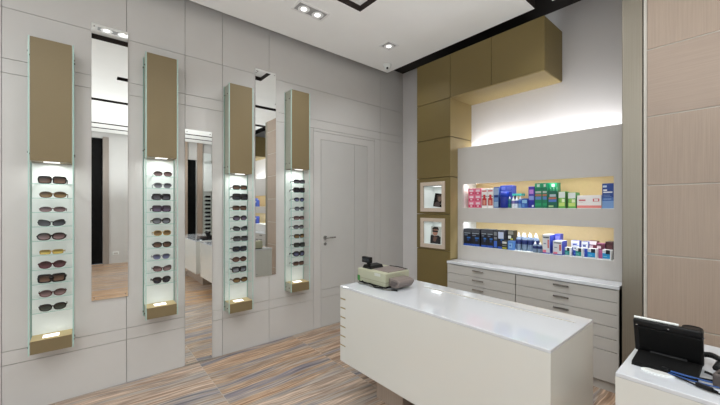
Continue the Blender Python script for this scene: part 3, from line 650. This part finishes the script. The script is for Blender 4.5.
bm = BM(); tube(bm, [(.01,.0,.012),(.02,.03,.02),(.028,.03,.03)], [.012,.016,.01], 10); obj('plug', bm, BLKP, t)
for pts, r, m, lab in (([(-.175,1.535,.795),(-.14,1.54,.792),(-.085,1.55,.79),(-.03,1.57,.79)], .003, BLUEC, 'bright blue cable running right below the touchscreen'),
                       ([(-.18,1.528,.79),(-.13,1.527,.786),(-.08,1.533,.785),(-.03,1.55,.785)], .0022, BLUEC, 'second blue cable lying nearest the counter edge'),
                       ([(-.19,1.545,.788),(-.15,1.52,.786),(-.115,1.505,.785),(-.08,1.49,.785),(-.05,1.485,.785)], .0028, BLKP, 'thin black cable with a connector near the counter front'),
                       ([(-.10,1.62,.795),(-.07,1.625,.787),(-.02,1.66,.787)], .0045, BLKP, 'black cable leaving the right side of the touchscreen base'),
                       ([(-.20,1.552,.786),(-.13,1.562,.786),(-.07,1.585,.786),(-.02,1.60,.786)], .0035, BLKP, 'thick black cable above the blue cables')):
    tag(obj('cable', tube(BM(), pts, r, 8), m), lab, 'cable', 'cables on the right counter')
t = thing('cable_connector', 'black inline connector on the thin cable near the counter front', 'connector', (-.093, 1.497, .789), (0,0,math.radians(-20)))
obj('connector_body', box(BM(), -.02, .02, -.007, .007, -.006, .007, 0, .003), BLKP, t); obj('strain_relief', tube(BM(), [(.02,0,0),(.032,0,0)], [.005,.003], 8), BLKM, t)
t = thing('cable_connector', 'black plug at the left end of the cables below the touchscreen', 'connector', (-.188, 1.548, .789), (0,0,math.radians(-25)))
obj('connector_body', box(BM(), -.012, .012, -.007, .007, -.006, .009, 0, .003), BLKP, t); obj('strain_relief', tube(BM(), [(.012,0,0),(.024,0,0)], [.005,.003], 8), BLKM, t)
t = thing('card_tray', 'small white oval tray below the touchscreen', 'tray', (-.206, 1.524, .78), (0,0,math.radians(8)))
bm = BM(); prism(bm, ell(24, 0, 0, .045, .02), 0, .004, 'z'); obj('tray_plate', bm, LIT, t)
bm = BM(); prism(bm, ell(24, 0, 0, .034, .013), .004, .0046, 'z'); obj('tray_recess', bm, colm(214,214,212), t)
t = thing('payment_terminal', 'dark grey device at the right edge of the right counter', 'device', (-.02, 1.60, .78), (0,0,math.radians(-12)))
obj('housing', box(BM(), -.045, .08, -.07, .13, 0, .045, 0, .006), colm(84,76,74), t); obj('dark_face', box(BM(), -.035, .07, -.06, .12, .045, .047), BLKP, t)
# ------------------------------------------------------------------ ceiling fittings
def downlight(x, y, n, label, z=ZC, rotz=0, sp=.155):
    t = thing('ceiling_spotlight', label, 'ceiling light', (x, y, z), (0,0,rotz), group='recessed ceiling spotlights')
    hy = sp*n/2; hx = .074
    bm = BM(); w = .018
    for a in ((-hx,-hx+w,-hy,hy),(hx-w,hx,-hy,hy),(-hx,hx,-hy,-hy+w),(-hx,hx,hy-w,hy)): box(bm, a[0], a[1], a[2], a[3], -.004, .0)
    obj('trim_frame', bm, pmat('satin_trim_glow', S(215,214,212), .5, emit=(1,1,1), es=.12), t)  # faint emission stands in for lamp spill on the trim
    obj('recess', box(BM(), -hx+w-.001, hx-w+.001, -hy+w-.001, hy-w+.001, -.002, -.0008), pmat('recess_grey_glow', S(150,149,147), .5, emit=(1,1,1), es=.04), t)  # a little emission added to lighten the recess
    for k in range(n):
        cy = (k-(n-1)/2)*sp*.88
        h = obj('lamp_reflector', lathe(BM(), [(.052,-.010),(.048,-.013),(.034,-.003),(.024,-.002)], 0, cy, n=24), CHRM, t)
        obj('bulb', lathe(BM(), [(.026,-.009),(.022,-.013),(.004,-.014)], 0, cy, n=16), LAMP2, h)
    return t
downlight(-2.46, 1.516, 2, 'double recessed spotlight in the white ceiling, nearer the black slot')
downlight(-2.458, 2.47, 1, 'single recessed spotlight in the white ceiling near the corner')
t = thing('recessed_light_trough', 'black edged rectangular light recess in the white ceiling', 'light recess', (-2.035, .625, 3.10))
obj('recess_plate_glow', box(BM(), -.15, .15, -1.22, 1.22, 0, .01), pmat('recess_plate_glow', S(220,219,216), .6, emit=(1,1,1), es=.12), t)  # plate brightened by added emission, not a lamp itself
bm = BM(); box(bm, -.155,-.150,-1.225,1.225,-.04,.06); box(bm, .150,.155,-1.225,1.225,-.04,.06); box(bm, -.155,.155,1.220,1.225,-.04,.06); box(bm, -.155,.155,-1.225,-1.22,-.04,.06)
obj('dark_lining', bm, BRN, t)
for i, y in enumerate((1.60, .95, .25, -.4)):
    downlight(-2.06, y, 2, 'double spotlight inside the black edged recess, %s from the rear wall' % ords[i], z=3.098)
t = thing('security_camera', 'small white dome security camera at the rear corner of the ceiling', 'camera', (-2.80, 2.79, ZC))
obj('mount', lathe(BM(), [(.045,-.028),(.048,-.02),(.048,0)], n=24), LIT, t)
obj('dome', lathe(BM(), [(.006,-.066),(.022,-.062),(.034,-.048),(.040,-.028),(.040,-.02)], n=20), LIT, t)
bm = BM(); tube(bm, [(.012,-.012,-.046),(.026,-.026,-.058)], .012, 12); obj('lens', bm, BLKP, t)
# ------------------------------------------------------------------ lights
def area(name, loc, size, power, col=(1,1,1), rot=(0,0,0), sy=None, spread=PI):
    l = bpy.data.lights.new(name, 'AREA'); l.energy = power; l.color = col; l.size = size; l.spread = spread
    if sy: l.shape = 'RECTANGLE'; l.size_y = sy
    o = bpy.data.objects.new(name, l); C.objects.link(o); o.location = loc; o.rotation_euler = rot; return o
def spot(name, loc, power, ang=120, col=(.95,.98,1), r=.05, rot=(0,0,0), blend=.7):
    l = bpy.data.lights.new(name, 'SPOT'); l.energy = power*.42; l.color = col; l.spot_size = math.radians(ang); l.spot_blend = blend; l.shadow_soft_size = r
    o = bpy.data.objects.new(name, l); C.objects.link(o); o.location = loc; o.rotation_euler = rot; return o
WM = (.94,.975,1)
area('added_ceiling_fill', (-1.0, -1.1, 3.03), 1.6, 22, WM, sy=1.6)  # added fill light behind the camera, no fitting there
area('added_ceiling_fill', (1.6, -1.1, 3.03), 1.6, 20, WM, sy=1.6)  # second added fill light, also out of view
for x, y, p in ((-2.46,1.45,22), (-2.46,1.58,22), (-2.458,2.47,30), (-2.06,1.60,26), (-2.06,.95,26), (-2.06,.25,26), (-2.06,-.4,26), (-1.3,1.2,40), (-.3,1.7,40), (-.9,2.5,30), (.3,.6,40), (1.6,1.4,50), (2.6,2.3,40), (2.6,0,40)):  # spots away from the ceiling fittings and recess are added fill lamps
    spot('downlight_and_fill_lamp', (x, y, ZC-.02 if x > -2.2 and x < -1.9 else ZC-.03), p, 130)
spot('added_uplight_fill', (.4, -1.3, 1.2), 130, 150, (.95,.99,1), .12, (PI,0,0), .5)  # unseen upward fill added behind the camera to brighten the ceiling
spot('added_uplight_fill', (1.5, .95, .9), 480, 150, (.95,.99,1), .12, (PI,0,0), .5)  # unseen upward fill added beyond the right edge of the view
# glow behind the top of the grey panel
area('cove_lamp', (-1.31, 3.27, 1.90), 1.4, 4.5, (.98,.98,1), rot=(math.radians(140), 0, 0), sy=.05, spread=math.radians(130))
area('cove_lamp', (1.2, 3.27, 1.90), 1.5, 4.5, (.98,.98,1), rot=(math.radians(140), 0, 0), sy=.05, spread=math.radians(130))
for x0, x1 in ((-1.981,-.672), (.35,2.0)):
    for z, c, p in ((1.606, (1,.96,.92), 2.2), (1.206, (.92,.95,1), 2.6)):
        area('niche_lamp_light', ((x0+x1)/2, 3.140, z), x1-x0-.1, p, c, rot=(math.radians(15),0,0), sy=.02)
for y, z in DISP:
    area('display_lamp', (XL+.10, y, z+1.236), .08, .5, (.96,1,.97), sy=.03)
for z in (1.572, 1.172): area('recess_light', (-2.27, 3.05, z), .12, .12, (.97,1,1), sy=.08)
w = bpy.data.worlds.new('World'); bpy.context.scene.world = w; w.use_nodes = True
w.node_tree.nodes['Background'].inputs[0].default_value = (.92,.96,1,1); w.node_tree.nodes['Background'].inputs[1].default_value = 1.2
# ------------------------------------------------------------------ camera
cam = bpy.data.cameras.new('camera'); co = bpy.data.objects.new('camera', cam); C.objects.link(co)
co.location = (0,0,1.36); co.rotation_euler = (PI/2, 0, math.radians(49.85))
cam.sensor_width = 36; cam.lens = 36*329/720; cam.shift_y = 3.2/720; cam.clip_start = .05
sc = bpy.context.scene; sc.camera = co
sc.view_settings.view_transform = 'Standard'; sc.view_settings.exposure = .1
